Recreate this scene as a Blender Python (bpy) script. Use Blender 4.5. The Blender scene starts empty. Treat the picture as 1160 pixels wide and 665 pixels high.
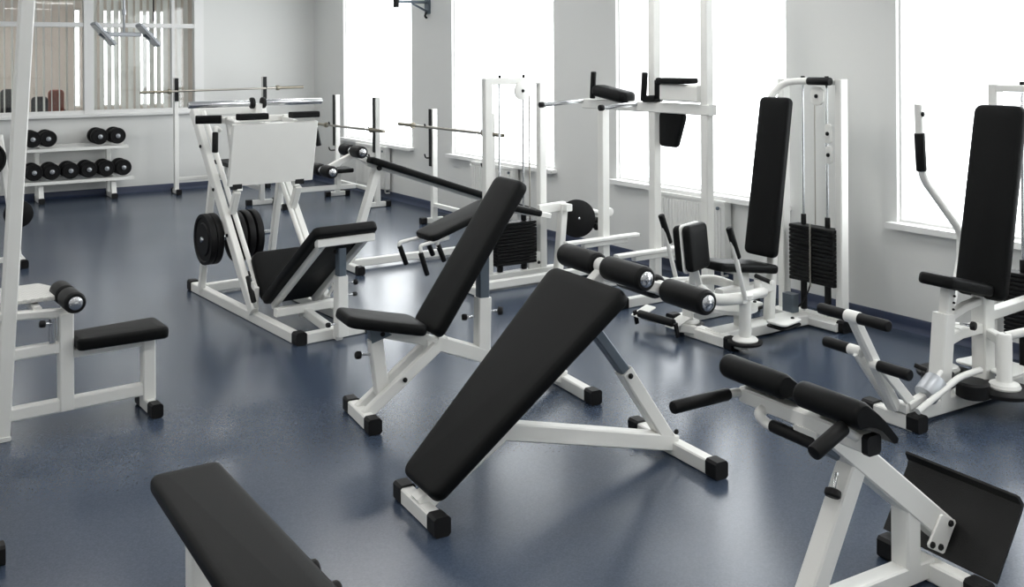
import bpy, math, random
from mathutils import Vector, Matrix
random.seed(7)
R = math.radians
V = Vector
scene = bpy.context.scene
COL = scene.collection

# ------------------------------------------------------------------ materials
def mat(name, color, rough=0.5, metal=0.0, noise=None, bump=None, spec=0.5, coat=0.0):
    m = bpy.data.materials.new(name); m.use_nodes = True
    nt = m.node_tree; b = nt.nodes['Principled BSDF']
    b.inputs['Base Color'].default_value = (*color, 1)
    b.inputs['Roughness'].default_value = rough
    b.inputs['Metallic'].default_value = metal
    b.inputs['Specular IOR Level'].default_value = spec
    if coat: b.inputs['Coat Weight'].default_value = coat; b.inputs['Coat Roughness'].default_value = 0.2
    tc = nt.nodes.new('ShaderNodeTexCoord')
    if noise:
        sc, amt = noise
        n = nt.nodes.new('ShaderNodeTexNoise'); n.inputs['Scale'].default_value = sc; n.inputs['Detail'].default_value = 4
        r = nt.nodes.new('ShaderNodeMixRGB'); r.blend_type = 'MIX'
        r.inputs[1].default_value = (*[c*(1-amt) for c in color], 1); r.inputs[2].default_value = (*[min(1, c*(1+amt)) for c in color], 1)
        nt.links.new(tc.outputs['Object'], n.inputs['Vector']); nt.links.new(n.outputs['Fac'], r.inputs[0]); nt.links.new(r.outputs[0], b.inputs['Base Color'])
    if bump:
        sc, st = bump
        n2 = nt.nodes.new('ShaderNodeTexNoise'); n2.inputs['Scale'].default_value = sc; n2.inputs['Detail'].default_value = 3
        bp = nt.nodes.new('ShaderNodeBump'); bp.inputs['Strength'].default_value = st; bp.inputs['Distance'].default_value = 0.002
        nt.links.new(tc.outputs['Object'], n2.inputs['Vector']); nt.links.new(n2.outputs['Fac'], bp.inputs['Height']); nt.links.new(bp.outputs['Normal'], b.inputs['Normal'])
    return m

WHITE = mat('white_powder_coat', (0.82, 0.82, 0.79), 0.38, noise=(9, .02))
VINYL = mat('black_vinyl', (0.0050, 0.0054, 0.0056), 0.5, bump=(420, .2), spec=0.13)
FOAM = mat('black_foam', (0.0055, 0.0057, 0.006), 0.5, bump=(250, .25), spec=0.2)
RUBBER = mat('black_rubber', (0.006, 0.006, 0.0065), 0.55, spec=0.28)
IRON = mat('black_cast_iron', (0.005, 0.005, 0.0055), 0.55, bump=(160, .3), spec=0.22)
CHROME = mat('chrome', (0.62, 0.63, 0.65), 0.22, 1.0)
STEEL = mat('brushed_bar_steel', (0.40, 0.38, 0.34), 0.35, 0.9)
GREY = mat('blue_grey_steel_tube', (0.13, 0.16, 0.19), 0.35, 0.5)
BRASS = mat('dull_brass', (0.29, 0.265, 0.21), 0.4, 0.8)
WALLM = mat('off_white_wall_paint', (0.72, 0.725, 0.71), 0.85, noise=(1.3, .015), bump=(90, .08))
CEILM = mat('white_ceiling_paint', (0.82, 0.82, 0.80), 0.9, bump=(60, .05))
NAVY = mat('navy_skirting', (0.022, 0.034, 0.075), 0.5)
TRIM = mat('white_window_trim', (0.80, 0.80, 0.79), 0.45)
RADM = mat('radiator_enamel', (0.78, 0.78, 0.76), 0.4)
BEIGE = mat('beige_back_room_wall', (0.62, 0.56, 0.50), 0.85, noise=(1, .03))
SLATM = mat('vertical_blind_fabric', (0.80, 0.80, 0.77), 0.8)
def add_translucent(m, f):
    nt = m.node_tree; b = nt.nodes['Principled BSDF']; t = nt.nodes.new('ShaderNodeBsdfTranslucent'); t.inputs[0].default_value = (.8, .8, .77, 1)
    mx = nt.nodes.new('ShaderNodeMixShader'); mx.inputs[0].default_value = f
    nt.links.new(b.outputs[0], mx.inputs[1]); nt.links.new(t.outputs[0], mx.inputs[2]); nt.links.new(mx.outputs[0], nt.nodes['Material Output'].inputs['Surface'])
add_translucent(SLATM, .4)
SHEET = mat('galvanised_sheet', (0.45, 0.47, 0.50), 0.4, 0.6)
DARKF = mat('dark_chair_fabric', (0.03, 0.03, 0.035), 0.8)
REDF = mat('red_brown_chair_fabric', (0.30, 0.09, 0.06), 0.8)
TEX = mat('textured_black_plate', (0.011, 0.011, 0.011), 0.5, bump=(300, .6), spec=0.3)

def checker_plate():
    m = mat('white_checker_plate', (0.62, 0.62, 0.60), 0.45)
    nt = m.node_tree; b = nt.nodes['Principled BSDF']
    tc = nt.nodes.new('ShaderNodeTexCoord'); ch = nt.nodes.new('ShaderNodeTexChecker'); ch.inputs['Scale'].default_value = 55
    ch.inputs['Color1'].default_value = (.66, .66, .63, 1); ch.inputs['Color2'].default_value = (.55, .55, .53, 1)
    nt.links.new(tc.outputs['Object'], ch.inputs['Vector']); nt.links.new(ch.outputs['Color'], b.inputs['Base Color'])
    return m
CHECK = checker_plate()

def floor_mat():
    m = bpy.data.materials.new('blue_vinyl_floor'); m.use_nodes = True
    nt = m.node_tree; b = nt.nodes['Principled BSDF']; N = nt.nodes.new; L = nt.links.new
    tc = N('ShaderNodeTexCoord')
    n1 = N('ShaderNodeTexNoise'); n1.inputs['Scale'].default_value = 130; n1.inputs['Detail'].default_value = 3
    n2 = N('ShaderNodeTexNoise'); n2.inputs['Scale'].default_value = .8; n2.inputs['Detail'].default_value = 1.5
    for n in (n1, n2): L(tc.outputs['Object'], n.inputs['Vector'])
    r1 = N('ShaderNodeValToRGB'); r1.color_ramp.elements[0].position = .35; r1.color_ramp.elements[1].position = .68
    r1.color_ramp.elements[0].color = (0.037, 0.053, 0.083, 1); r1.color_ramp.elements[1].color = (0.053, 0.072, 0.109, 1)
    r2 = N('ShaderNodeValToRGB'); r2.color_ramp.elements[0].color = (.95, .95, .95, 1); r2.color_ramp.elements[1].color = (1.05, 1.05, 1.05, 1)
    mx = N('ShaderNodeMixRGB'); mx.blend_type = 'MULTIPLY'; mx.inputs[0].default_value = 1
    L(n1.outputs['Fac'], r1.inputs[0]); L(n2.outputs['Fac'], r2.inputs[0]); L(r1.outputs[0], mx.inputs[1]); L(r2.outputs[0], mx.inputs[2]); L(mx.outputs[0], b.inputs['Base Color'])
    mr = N('ShaderNodeMapRange'); mr.inputs['To Min'].default_value = .19; mr.inputs['To Max'].default_value = .27
    L(n2.outputs['Fac'], mr.inputs['Value']); L(mr.outputs[0], b.inputs['Roughness'])
    n3 = N('ShaderNodeTexNoise'); n3.inputs['Scale'].default_value = 2.2; n3.inputs['Detail'].default_value = 1
    L(tc.outputs['Object'], n3.inputs['Vector'])
    bp = N('ShaderNodeBump'); bp.inputs['Strength'].default_value = .02; bp.inputs['Distance'].default_value = .01
    L(n3.outputs['Fac'], bp.inputs['Height']); L(bp.outputs['Normal'], b.inputs['Normal'])
    b.inputs['Specular IOR Level'].default_value = .5
    return m
FLOORM = floor_mat()

def glass_mat():
    m = bpy.data.materials.new('window_glass'); m.use_nodes = True
    nt = m.node_tree; nt.nodes.remove(nt.nodes['Principled BSDF'])
    out = nt.nodes['Material Output']
    t = nt.nodes.new('ShaderNodeBsdfTransparent'); t.inputs[0].default_value = (.96, .97, .97, 1)
    g = nt.nodes.new('ShaderNodeBsdfGlossy'); g.inputs['Roughness'].default_value = .02
    mx = nt.nodes.new('ShaderNodeMixShader'); mx.inputs[0].default_value = .06
    nt.links.new(t.outputs[0], mx.inputs[1]); nt.links.new(g.outputs[0], mx.inputs[2]); nt.links.new(mx.outputs[0], out.inputs['Surface'])
    return m
GLASS = glass_mat()
def emit_mat(name, col, s):
    m = bpy.data.materials.new(name); m.use_nodes = True
    b = m.node_tree.nodes['Principled BSDF']; b.inputs['Base Color'].default_value = (.9, .9, .9, 1)
    b.inputs['Emission Color'].default_value = (*col, 1); b.inputs['Emission Strength'].default_value = s
    return m
FILL_EMIT = emit_mat('fill_diffuser', (1.0, .97, .93), 2.5)  # glowing face of the added fill fittings

# ------------------------------------------------------------------ mesh builder
def basis(d, up=None):
    d = d.normalized()
    up = V(up) if up is not None else (V((0, 0, 1)) if abs(d.z) < .95 else V((1, 0, 0)))
    side = d.cross(up)
    if side.length < 1e-6: side = d.cross(V((0, 1, 0)))
    side.normalize(); u2 = side.cross(d).normalized()
    return d, side, u2

def inset_poly(c, d):
    n = len(c); out = []
    for i in range(n):
        p0, p1, p2 = c[i-1], c[i], c[(i+1) % n]
        e1 = (p1-p0).normalized(); e2 = (p2-p1).normalized()
        n1 = V((-e1.y, e1.x)); n2 = V((-e2.y, e2.x))
        k = 1 + n1.dot(n2)
        out.append(p1 + (n1+n2) * (d / max(k, .2)))
    return out
def round_poly(c, r, seg=5):
    n = len(c); out = []
    for i in range(n):
        p0, p1, p2 = c[i-1], c[i], c[(i+1) % n]
        a = (p0-p1); b = (p2-p1); la, lb = a.length, b.length; a.normalize(); b.normalize()
        ang = a.angle(b); t = min(r / math.tan(ang/2), la*.48, lb*.48); rr = t*math.tan(ang/2)
        cen = p1 + (a+b).normalized() * (rr / math.sin(ang/2))
        s = p1 + a*t - cen; e = p1 + b*t - cen
        a0 = math.atan2(s.y, s.x); a1 = math.atan2(e.y, e.x)
        dl = (a1-a0+math.pi) % (2*math.pi) - math.pi
        for k in range(seg+1):
            q = a0 + dl*k/seg
            out.append(cen + V((math.cos(q), math.sin(q)))*rr)
    return out

class MB:
    def __init__(s): s.v = []; s.f = []; s.k = 0
    def ring(s, pts):
        i = len(s.v); s.v.extend([tuple(p) for p in pts]); return list(range(i, i+len(pts)))
    def bridge(s, a, b):
        n = len(a)
        for i in range(n): s.f.append((a[i], a[(i+1) % n], b[(i+1) % n], b[i]))
    def cap(s, a, flip=False): s.f.append(tuple(reversed(a)) if flip else tuple(a))
    def bar(s, p, q, w=.06, h=.06, c=.006, up=None, ext=0):
        p, q = V(p), V(q); d, sd, u2 = basis(q-p, up); p = p-d*ext; q = q+d*ext
        s.k = (s.k+1) % 6; j = .0004*s.k if min(w, h) > .02 and c > 0 else 0   # crossing tubes differ a hair so their faces never coincide
        a, b = w/2-j, h/2-j; c = min(c, a*.45, b*.45)
        prof = [(a-c, -b), (a, -b+c), (a, b-c), (a-c, b), (-a+c, b), (-a, b-c), (-a, -b+c), (-a+c, -b)]
        r1 = s.ring([p + sd*x + u2*y for x, y in prof]); r2 = s.ring([q + sd*x + u2*y for x, y in prof])
        s.bridge(r2, r1); s.cap(r1); s.cap(r2, True); return s
    def bars(s, pts, w=.06, h=.06, c=.006, up=None):
        pts = [V(p) for p in pts]
        n = len(pts)
        for i in range(n-1):
            d = (pts[i+1]-pts[i]).normalized(); e = h*.42
            a = pts[i] - (d*e if i > 0 else V()); b = pts[i+1] + (d*e if i < n-2 else V())
            s.bar(a, b, w, h, c, up)
        return s
    def box(s, lo, hi, c=.004):
        lo, hi = V(lo), V(hi); m = (lo+hi)/2
        return s.bar((lo.x, m.y, m.z), (hi.x, m.y, m.z), hi.y-lo.y, hi.z-lo.z, c)
    def tube(s, pts, r=.015, seg=14, fillet=0, fseg=5, cap=True):
        pts = [V(p) for p in pts]
        if fillet and len(pts) > 2:
            out = [pts[0]]
            for i in range(1, len(pts)-1):
                a = pts[i-1]-pts[i]; b = pts[i+1]-pts[i]; t = min(fillet, a.length*.48, b.length*.48)
                A = pts[i]+a.normalized()*t; B = pts[i]+b.normalized()*t
                for k in range(fseg+1):
                    w = k/fseg; out.append(A*(1-w)**2 + pts[i]*2*w*(1-w) + B*w*w)
            out.append(pts[-1]); pts = out
        rings = []; side = None
        for i, p in enumerate(pts):
            d = (pts[min(i+1, len(pts)-1)] - pts[max(i-1, 0)]).normalized()
            if side is None: _, side, _ = basis(d)
            side = (side - d*side.dot(d)).normalized(); u2 = side.cross(d)
            rings.append(s.ring([p + (side*math.cos(2*math.pi*k/seg) + u2*math.sin(2*math.pi*k/seg))*r for k in range(seg)]))
        for a, b in zip(rings, rings[1:]): s.bridge(b, a)
        if cap: s.cap(rings[0]); s.cap(rings[-1], True)
        return s
    def lathe(s, p, q, prof, seg=24):
        # prof: list of (t along p->q in metres, radius)
        p, q = V(p), V(q); d, sd, u2 = basis(q-p); rings = []
        for t, r in prof:
            rings.append(s.ring([p + d*t + (sd*math.cos(2*math.pi*k/seg) + u2*math.sin(2*math.pi*k/seg))*r for k in range(seg)]))
        for a, b in zip(rings, rings[1:]): s.bridge(b, a)
        s.cap(rings[0]); s.cap(rings[-1], True); return s
    def rod(s, p, q, r, bev=.004, seg=20):
        L = (V(q)-V(p)).length; bev = min(bev, L*.3, r*.6)
        return s.lathe(p, q, [(0, r-bev), (bev*.3, r-bev*.3), (bev, r), (L-bev, r), (L-bev*.3, r-bev*.3), (L, r-bev)], seg)
    def pad(s, o, e1, e2, corners, T, rc=.03, rb=.015, seg=6, dome=0.0):
        # corners: CCW polygon in (e1,e2); body grows from o along n=e1 x e2 by T
        o = V(o); e1 = V(e1).normalized(); e2 = V(e2); e2 = (e2 - e1*e2.dot(e1)).normalized(); n = e1.cross(e2)
        c = [V(x) for x in corners]; rb = min(rb, T*.48)
        lay = []
        for k in range(4):
            t = k/3*math.pi/2; lay.append((rb*(1-math.sin(t)), rb*(1-math.cos(t))))
        top = [(i, T-z) for i, z in reversed(lay)]
        rings = []
        for ins, z in lay+top:
            poly = round_poly(inset_poly(c, ins) if ins > 1e-5 else c, max(rc-ins, .004), seg)
            rings.append(s.ring([o + e1*q.x + e2*q.y + n*z for q in poly]))
        if dome:
            poly = round_poly(inset_poly(c, rb+.03), max(rc-.02, .006), seg)
            rings.append(s.ring([o + e1*q.x + e2*q.y + n*(T+dome) for q in poly]))
        for a, b in zip(rings, rings[1:]): s.bridge(a, b)
        s.cap(rings[0], True); s.cap(rings[-1]); return s
    def build(s, name, m, parent=None, label=None, loc=None, smooth=40):
        me = bpy.data.meshes.new(name)
        c = V((0, 0, 0))
        if s.v:
            c = V([(min(v[i] for v in s.v)+max(v[i] for v in s.v))/2 for i in range(3)])
            if parent is None: c.z = min(v[2] for v in s.v)
        me.from_pydata([tuple(V(v)-c) for v in s.v], [], s.f); me.materials.append(m)
        if smooth:
            for p in me.polygons: p.use_smooth = True
            me.set_sharp_from_angle(angle=R(smooth))
        me.update()
        o = bpy.data.objects.new(name, me); COL.objects.link(o); o.location = c
        if parent is not None:
            o.parent = parent
            if parent.type == 'MESH': o.location = c - parent_offset(parent)
        if label: o['label'] = label
        return o

def parent_offset(o):
    t = V((0, 0, 0))
    while o is not None and o.type == 'MESH':
        t += o.location; o = o.parent
    return t

def thing(name, label, cat, loc=(0, 0, 0), deg=0, group=None):
    o = bpy.data.objects.new(name, None); COL.objects.link(o); o.empty_display_size = .1
    o.location = loc; o.rotation_euler = (0, 0, R(deg)); o['label'] = label; o['category'] = cat
    if group: o['group'] = group
    return o
def tag(o, label, cat, group=None):
    o['label'] = label; o['category'] = cat
    if group: o['group'] = group
    return o
def copy_thing(root, loc, label, rot=None):
    def cp(o, par):
        c = o.copy(); COL.objects.link(c); c.parent = par
        for ch in list(o.children): cp(ch, c)
        return c
    r = cp(root, None); r.location = loc; r['label'] = label
    if rot is not None: r.rotation_euler = (0, 0, rot)
    return r
def struct(o): o['kind'] = 'structure'; return o

# ------------------------------------------------------------------ gym part helpers (local machine coordinates)
def foot_bar(root, mb, p, q, w=.065, h=.07):
    """white floor bar added to frame mesh mb, with a rubber cap (own part) on each end"""
    p, q = V(p), V(q); d = (q-p).normalized(); L = .068; w *= .86; h *= .88
    mb.bar(p+d*L*.6, q-d*L*.6, w, h)
    for a, b in ((p, p+d*L), (q, q-d*L)):
        c = MB(); c.bar(V((a.x, a.y, h*.5+.006)), V((b.x, b.y, h*.5+.006)), w+.010, h+.010, .010); c.build('foot_cap', RUBBER, root)
def foam(root, p, q, r, cap_at=(), name='foam_roller', hub=.62, m=FOAM):
    p, q = V(p), V(q); L = (q-p).length
    b = MB(); b.lathe(p, q, [(0, r*.55), (0, r*.82), (r*.12, r*.96), (r*.3, r), (L-r*.3, r), (L-r*.12, r*.96), (L, r*.82), (L, r*.55)], 26)
    o = b.build(name, m, root)
    d = (q-p).normalized()
    for e in cap_at:
        a = p if e == 0 else q; k = -d if e == 0 else d
        c = MB(); c.lathe(a, a+k, [(-.004, r*hub), (.004, r*hub), (.008, r*hub*.85), (.010, r*.22), (.016, r*.18), (.018, r*.05)], 20)
        c.build('end_cap', CHROME, o)
    return o
def grip(root, p, q, r=.017, name='hand_grip'):
    b = MB(); b.rod(p, q, r, .006, 16); return b.build(name, FOAM, root)
def knob(root, p, d, r=.022, stem=.04, name='adjustment_knob'):
    p = V(p); d = V(d).normalized()
    st = MB(); st.rod(p, p+d*stem, .007, .001, 10)
    k = MB(); k.lathe(p+d*stem, p+d, [(0, r*.6), (.004, r*.95), (.010, r), (.022, r), (.028, r*.8), (.03, r*.3)], 16)
    o = k.build(name, RUBBER, root); st.build('stem', CHROME, o); return o
def bolt(root, p, d, r=.012, name='bolt'):
    p = V(p); d = V(d).normalized(); b = MB(); b.lathe(p, p+d, [(0, r), (.006, r), (.010, r*.6), (.011, r*.2)], 12); return b.build(name, RUBBER, root)
def rect(a0, a1, b0, b1): return [(a0, b0), (a1, b0), (a1, b1), (a0, b1)]
def sidepad(root, name, p, q, w0, w1, T, below, rc=.04, rb=.016, m=VINYL, dome=.004):
    """pad whose top-surface centreline runs p->q in the machine's u-z plane; thickness T goes to the 'below' side (vector)"""
    p, q = V(p), V(q); e1 = (q-p).normalized(); L = (q-p).length; vy = V((0, 1, 0)); n = e1.cross(vy)
    if n.dot(V(below)) > 0:      # n must point away from 'below'
        e2 = -vy; n = -n
    else: e2 = vy
    b = MB(); b.pad(p - n*T, e1, e2, [(0, -w0/2), (L, -w1/2), (L, w1/2), (0, w0/2)], T, rc, rb, 6, dome)
    return b.build(name, m, root)
def disc(root, p, q, r, name, m=IRON, hub=.05, group=None):
    """weight plate lying between p and q (axis)"""
    p, q = V(p), V(q); L = (q-p).length
    b = MB(); b.lathe(p, q, [(0, hub), (0, r*.80), (-.0, r*.84), (-.0, r*.985), (L*.2, r), (L*.8, r), (L, r*.985), (L, r*.84), (L*.8, r*.80), (L*.8, hub*1.2), (L, hub)], 40)
    return b.build(name, m, root)
# ------------------------------------------------------------------ camera
F_PX, CX, CY, EYE = 1130.0, 580.0, 66.0, 1.8
YAW, ROLL = R(33.3), .006
fw = V((math.sin(YAW), math.cos(YAW), 0)); rt = V((math.cos(YAW), -math.sin(YAW), 0)); up = V((0, 0, 1))
cx = rt*math.cos(ROLL) - up*math.sin(ROLL); cy = rt*math.sin(ROLL) + up*math.cos(ROLL); cz = -fw
cd = bpy.data.cameras.new('camera'); cam = bpy.data.objects.new('camera', cd); COL.objects.link(cam); scene.camera = cam
cam.matrix_world = Matrix(((cx.x, cy.x, cz.x, 0), (cx.y, cy.y, cz.y, 0), (cx.z, cy.z, cz.z, EYE), (0, 0, 0, 1)))
cd.sensor_width = 36; cd.lens = F_PX/1160*36; cd.shift_x = 0; cd.shift_y = -(332.5-CY)/1160; cd.clip_end = 200

# ------------------------------------------------------------------ room shell
XW, YB, XL, YF, ZC = 5.76, 14.2, -3.2, -3.2, 3.3
WT = .32
b = MB(); b.box((XL-.2, YF-.2, -.12), (XW+WT, 18.6, 0), 0); struct(b.build('floor', FLOORM))
b = MB(); b.box((XL-.2, YF-.2, ZC), (XW+WT, 18.6, ZC+.12), 0); struct(b.build('ceiling', CEILM))
wins = [(11.04, 13.11), (8.02, 10.04), (5.07, 7.05), (2.09, 4.13), (-.90, 1.12)]
ZS, ZT = .70, 2.95
b = MB()
b.box((XW, YF, 0), (XW+WT, YB, ZS-.04), 0); b.box((XW, YF, ZT), (XW+WT, YB, ZC), 0)
ys = [YF] + [q for a in reversed(wins) for q in a] + [YB]
for i in range(0, len(ys), 2): b.box((XW, ys[i], ZS-.04), (XW+WT, ys[i+1], ZT), 0)
struct(b.build('wall_right', WALLM))
for i, (a, c) in enumerate(wins):
    w = bpy.data.objects.new('window_%d' % (i+1), None); COL.objects.link(w); w.location = (XW+.06, (a+c)/2, ZS); w['kind'] = 'structure'
    hw = (c-a)/2; H = ZT-ZS; f = MB()
    for y0, y1, z0, z1 in ((-hw, hw, 0, .014), (-hw, hw, H-.014, H), (-hw, -hw+.012, .014, H-.014), (hw-.012, hw, .014, H-.014)): f.box((-.025, y0, z0), (.025, y1, z1), .004)
    f.build('window_frame', TRIM, w)
    g = MB(); g.box((-.004, -hw+.012, .014), (.004, hw-.012, H-.014), 0); g.build('window_pane', GLASS, w)
    s = MB(); s.box((-.06-.07, -hw-.05, -.04), (.0, hw+.05, 0), .008); s.box((-.02, -hw, -.04), (.26, hw, -.004), .002); s.build('window_sill', TRIM, w)
# back wall with the interior window
IX0, IX1, IZ0, IZ1 = -2.0, 4.10, 1.09, 2.95
b = MB()
b.box((XL, YB, 0), (XW+WT, YB+.15, IZ0), 0); b.box((XL, YB, IZ1), (XW+WT, YB+.15, ZC), 0)
b.box((XL, YB, IZ0), (IX0, YB+.15, IZ1), 0); b.box((IX1, YB, IZ0), (XW+WT, YB+.15, IZ1), 0)
struct(b.build('wall_back', WALLM))
w = bpy.data.objects.new('window_6', None); COL.objects.link(w); w.location = (1.0, YB, IZ0); w['kind'] = 'structure'
f = MB(); o1 = 1.0
def xb(x0, x1, z0, z1, y0=-.03, y1=.09): f.box((x0-o1, y0, z0-IZ0), (x1-o1, y1, z1-IZ0), .006)
xb(IX0, IX1, IZ0-.03, IZ0+.05, -.02, .085); xb(IX0, IX1, IZ1-.07, IZ1, -.02, .085)
xb(IX1-.13, IX1, IZ0, IZ1); xb(IX0, IX0+.1, IZ0, IZ1); xb(2.52, 2.64, IZ0, IZ1, -.04); xb(.53, .65, IZ0, IZ1, -.04); xb(3.66, 3.70, IZ0, IZ1, -.026, .086)
xb(IX0, IX1, 2.245, 2.31, -.022, .083)
f.build('window_frame', TRIM, w)
g = MB(); g.box((IX0-o1, .03, .02), (IX1-o1, .038, IZ1-IZ0-.03), 0); g.build('window_pane', GLASS, w)
s = MB(); s.box((IX0-o1, -.07, -.04), (IX1-o1, 0, 0), .006); s.build('window_sill', TRIM, w)
# side and near walls (behind the camera and to its left), daylight comes only from the right
b = MB(); b.box((XL-.2, YF, 0), (XL, YB, ZC), 0); struct(b.build('wall_left', WALLM))
b = MB(); b.box((XL-.2, YF-.2, 0), (XW+WT, YF, ZC), 0); struct(b.build('wall_front', WALLM))
# skirting with a small cove
def skirting(name, p, q, inward):
    p, q, n = V(p), V(q), V(inward); b = MB()
    prof = [(0, 0), (.040, 0), (.030, .008), (.018, .022), (.012, .040), (.012, .082), (.008, .088), (0, .088)]
    a = b.ring([p + n*x + up*z for x, z in prof]); c = b.ring([q + n*x + up*z for x, z in prof]); b.bridge(a, c); b.cap(a); b.cap(c, True)
    struct(b.build(name, NAVY, smooth=60))
skirting('baseboard_right', (XW, YF, 0), (XW, YB, 0), (-1, 0, 0))
skirting('baseboard_back', (XL, YB, 0), (XW, YB, 0), (0, -1, 0))
skirting('baseboard_left', (XL, YF, 0), (XL, YB, 0), (1, 0, 0))
# room beyond the interior window
b = MB(); b.box((XL-.2, 18.4, 0), (XW+WT, 18.6, 1.0), 0); b.box((XL-.2, 18.4, 2.7), (XW+WT, 18.6, ZC), 0)
px = [XL-.2, 2.0, 2.2, 2.55, 3.45, 4.0, 5.3, XW+WT][:0] + [XL-.2, 3.10, 3.23, 3.56, 3.90, 4.20, 4.66, XW+WT]
for i in range(0, 8, 2): b.box((px[i], 18.4, 1.0), (px[i+1], 18.6, 2.7), 0)
b.box((XL-.2, YB+.15, 0), (XL, 18.4, ZC), 0); b.box((XW, YB+.15, 0), (XW+WT, 18.4, ZC), 0)
struct(b.build('wall_beyond', BEIGE))
for i, (a, c) in enumerate(((3.10, 3.23), (3.56, 3.90), (4.20, 4.66))):
    w = bpy.data.objects.new('window_%d' % (i+7), None); COL.objects.link(w); w.location = ((a+c)/2, 18.5, 1.0); w['kind'] = 'structure'
    hw = (c-a)/2; f = MB()
    for x0, x1, z0, z1 in ((-hw, hw, 0, .03), (-hw, hw, 1.67, 1.7), (-hw, -hw+.02, .03, 1.67), (hw-.02, hw, .03, 1.67)): f.box((x0, -.03, z0), (x1, .03, z1))
    f.build('window_frame', TRIM, w)
    g = MB(); g.box((-hw+.02, -.004, .03), (hw-.02, .004, 1.67), 0); g.build('window_pane', GLASS, w)
# vertical blinds behind the interior window panes
def blind(x0, x1, ang, label):
    t = thing('vertical_blind', label, 'blind', ((x0+x1)/2, YB+.24, IZ1+.06), 0, 'vertical blinds behind the interior window')
    h = MB(); h.box((x0-(x0+x1)/2, -.025, -.03), (x1-(x0+x1)/2, .025, .02)); h.build('head_rail', TRIM, t)
    s = MB(); x = x0+.06
    while x < x1-.03:
        a = R(ang + random.uniform(-7, 7)); dx, dy = .052*math.cos(a), .052*math.sin(a); m = x-(x0+x1)/2
        s.bar((m, 0, -.03), (m, 0, -1.90), .1, .0016, .0003, (-dy, dx, 0)); x += .094
    s.build('slats', SLATM, t)
blind(-1.95, .55, 62, 'leftmost white vertical blind behind the interior window, mostly outside the frame')
blind(.6, 2.52, 70, 'white vertical blind behind the interior window, left of the thick mullion')
blind(2.64, 4.02, 40, 'white vertical blind behind the interior window, right of the thick mullion')

# ------------------------------------------------------------------ daylight and added fill lamps
wd = bpy.data.worlds.new('daylight'); scene.world = wd; wd.use_nodes = True
bg = wd.node_tree.nodes['Background']; bg.inputs[0].default_value = (.97, .985, 1.0, 1); bg.inputs[1].default_value = 5.4
def portal(loc, sx, sz, rot):
    l = bpy.data.lights.new('window_portal', 'AREA'); l.shape = 'RECTANGLE'; l.size = sx; l.size_y = sz; l.cycles.is_portal = True
    o = bpy.data.objects.new('window_portal', l); COL.objects.link(o); o.location = loc; o.rotation_euler = rot
for a, c in wins: portal((XW+WT+.01, (a+c)/2, (ZS+ZT)/2), ZT-ZS, c-a, (0, R(90), 0))
for a, c in ((3.10, 3.23), (3.56, 3.90), (4.20, 4.66)): portal(((a+c)/2, 18.61, 1.85), c-a, 1.7, (R(-90), 0, 0))
def ceiling_fill(x, y, label, w=None):  # unseen ceiling fitting, added for soft fill light in the room
    t = thing('ceiling_fill_light', label, 'ceiling light', (x, y, ZC), 0, 'added ceiling fill lights')
    h = MB()
    for a, bb, c, d in ((-.6, .6, -.16, -.14), (-.6, .6, .14, .16), (-.6, -.58, -.14, .14), (.58, .6, -.14, .14)): h.box((a, c, -.08), (bb, d, 0))
    h.box((-.6, -.16, -.012), (.6, .16, 0)); h.build('housing', TRIM, t)
    d = MB(); d.box((-.58, -.14, -.07), (.58, .14, -.055)); d.build('diffuser', FILL_EMIT, t)
    l = bpy.data.lights.new('fill_lamp', 'AREA'); l.shape = 'RECTANGLE'; l.size = 1.16; l.size_y = .28; l.energy = w or FILL_W; l.color = (1, .98, .95)
    o = bpy.data.objects.new('fill_lamp', l); COL.objects.link(o); o.parent = t; o.location = (0, 0, -.075)
FILL_W = 19
k = 0
for x in (-1.6, 1.2, 3.9):
    for y in (-1.5, 1.8, 5.2, 8.6, 12.0):
        if (x, y) == (1.2, 12.0): continue      # no fitting there: its reflection would show on the floor
        k += 1; ceiling_fill(x, y, 'added long white fill fitting on the unseen ceiling above the view')
for x in (-.5, 1.5, 3.5): ceiling_fill(x, 16.3, 'added white fill fitting on the ceiling of the room behind the interior window', 34)  # three more, added to brighten the back room and its blinds
# ================================================================== MACHINES
# ---- foreground sit-up bench
def situp_bench():
    t = thing('sit_up_bench', 'large tilted sit-up bench with tapered black pad and two pairs of foam rollers, front centre', 'exercise bench', (1.845, 3.48, 0), -4)
    f = MB(); foot_bar(t, f, (0, -.20, .035), (0, .20, .035), .07, .075)
    foot_bar(t, f, (1.25, -.33, .035), (1.25, .30, .035), .07, .075)
    f.bars([(-.01, 0, .05), (.36, 0, .275), (1.25, 0, .055)], .075, .075)
    f.bar((1.21, 0, .08), (.975, 0, .425), .075, .065)
    f.bar((.10, 0, .165), (.74, 0, .74), .055, .04)
    f.bars([(.70, 0, .735), (.86, 0, .86), (1.19, 0, .755)], .05, .055)
    f.build('frame', WHITE, t)
    g = MB(); g.bar((1.0, 0, .39), (.735, 0, .735), .055, .048); g.build('adjustment_tube', GREY, t)
    sidepad(t, 'pad', (-.025, 0, .137), (.785, 0, .858), .30, .585, .06, (.6, 0, -.7), .05, .02)
    for (u, z, r) in ((.872, .892, .052), (1.195, .755, .055)):
        ax = MB(); ax.rod((u, -.315, z), (u, .315, z), .016, .002, 14); ax.rod((u, -.03, z), (u, .03, z), .034, .004); ax.build('roller_axle', WHITE, t)
        foam(t, (u, -.31, z), (u, -.035, z), r, (0,)); foam(t, (u, .035, z), (u, .31, z), r, (1,))
    bolt(t, (1.235, -.04, .115), (0, -1, 0)); bolt(t, (.985, -.04, .405), (0, -1, 0)); bolt(t, (1.0, .04, .40), (0, 1, 0))
situp_bench()

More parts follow.
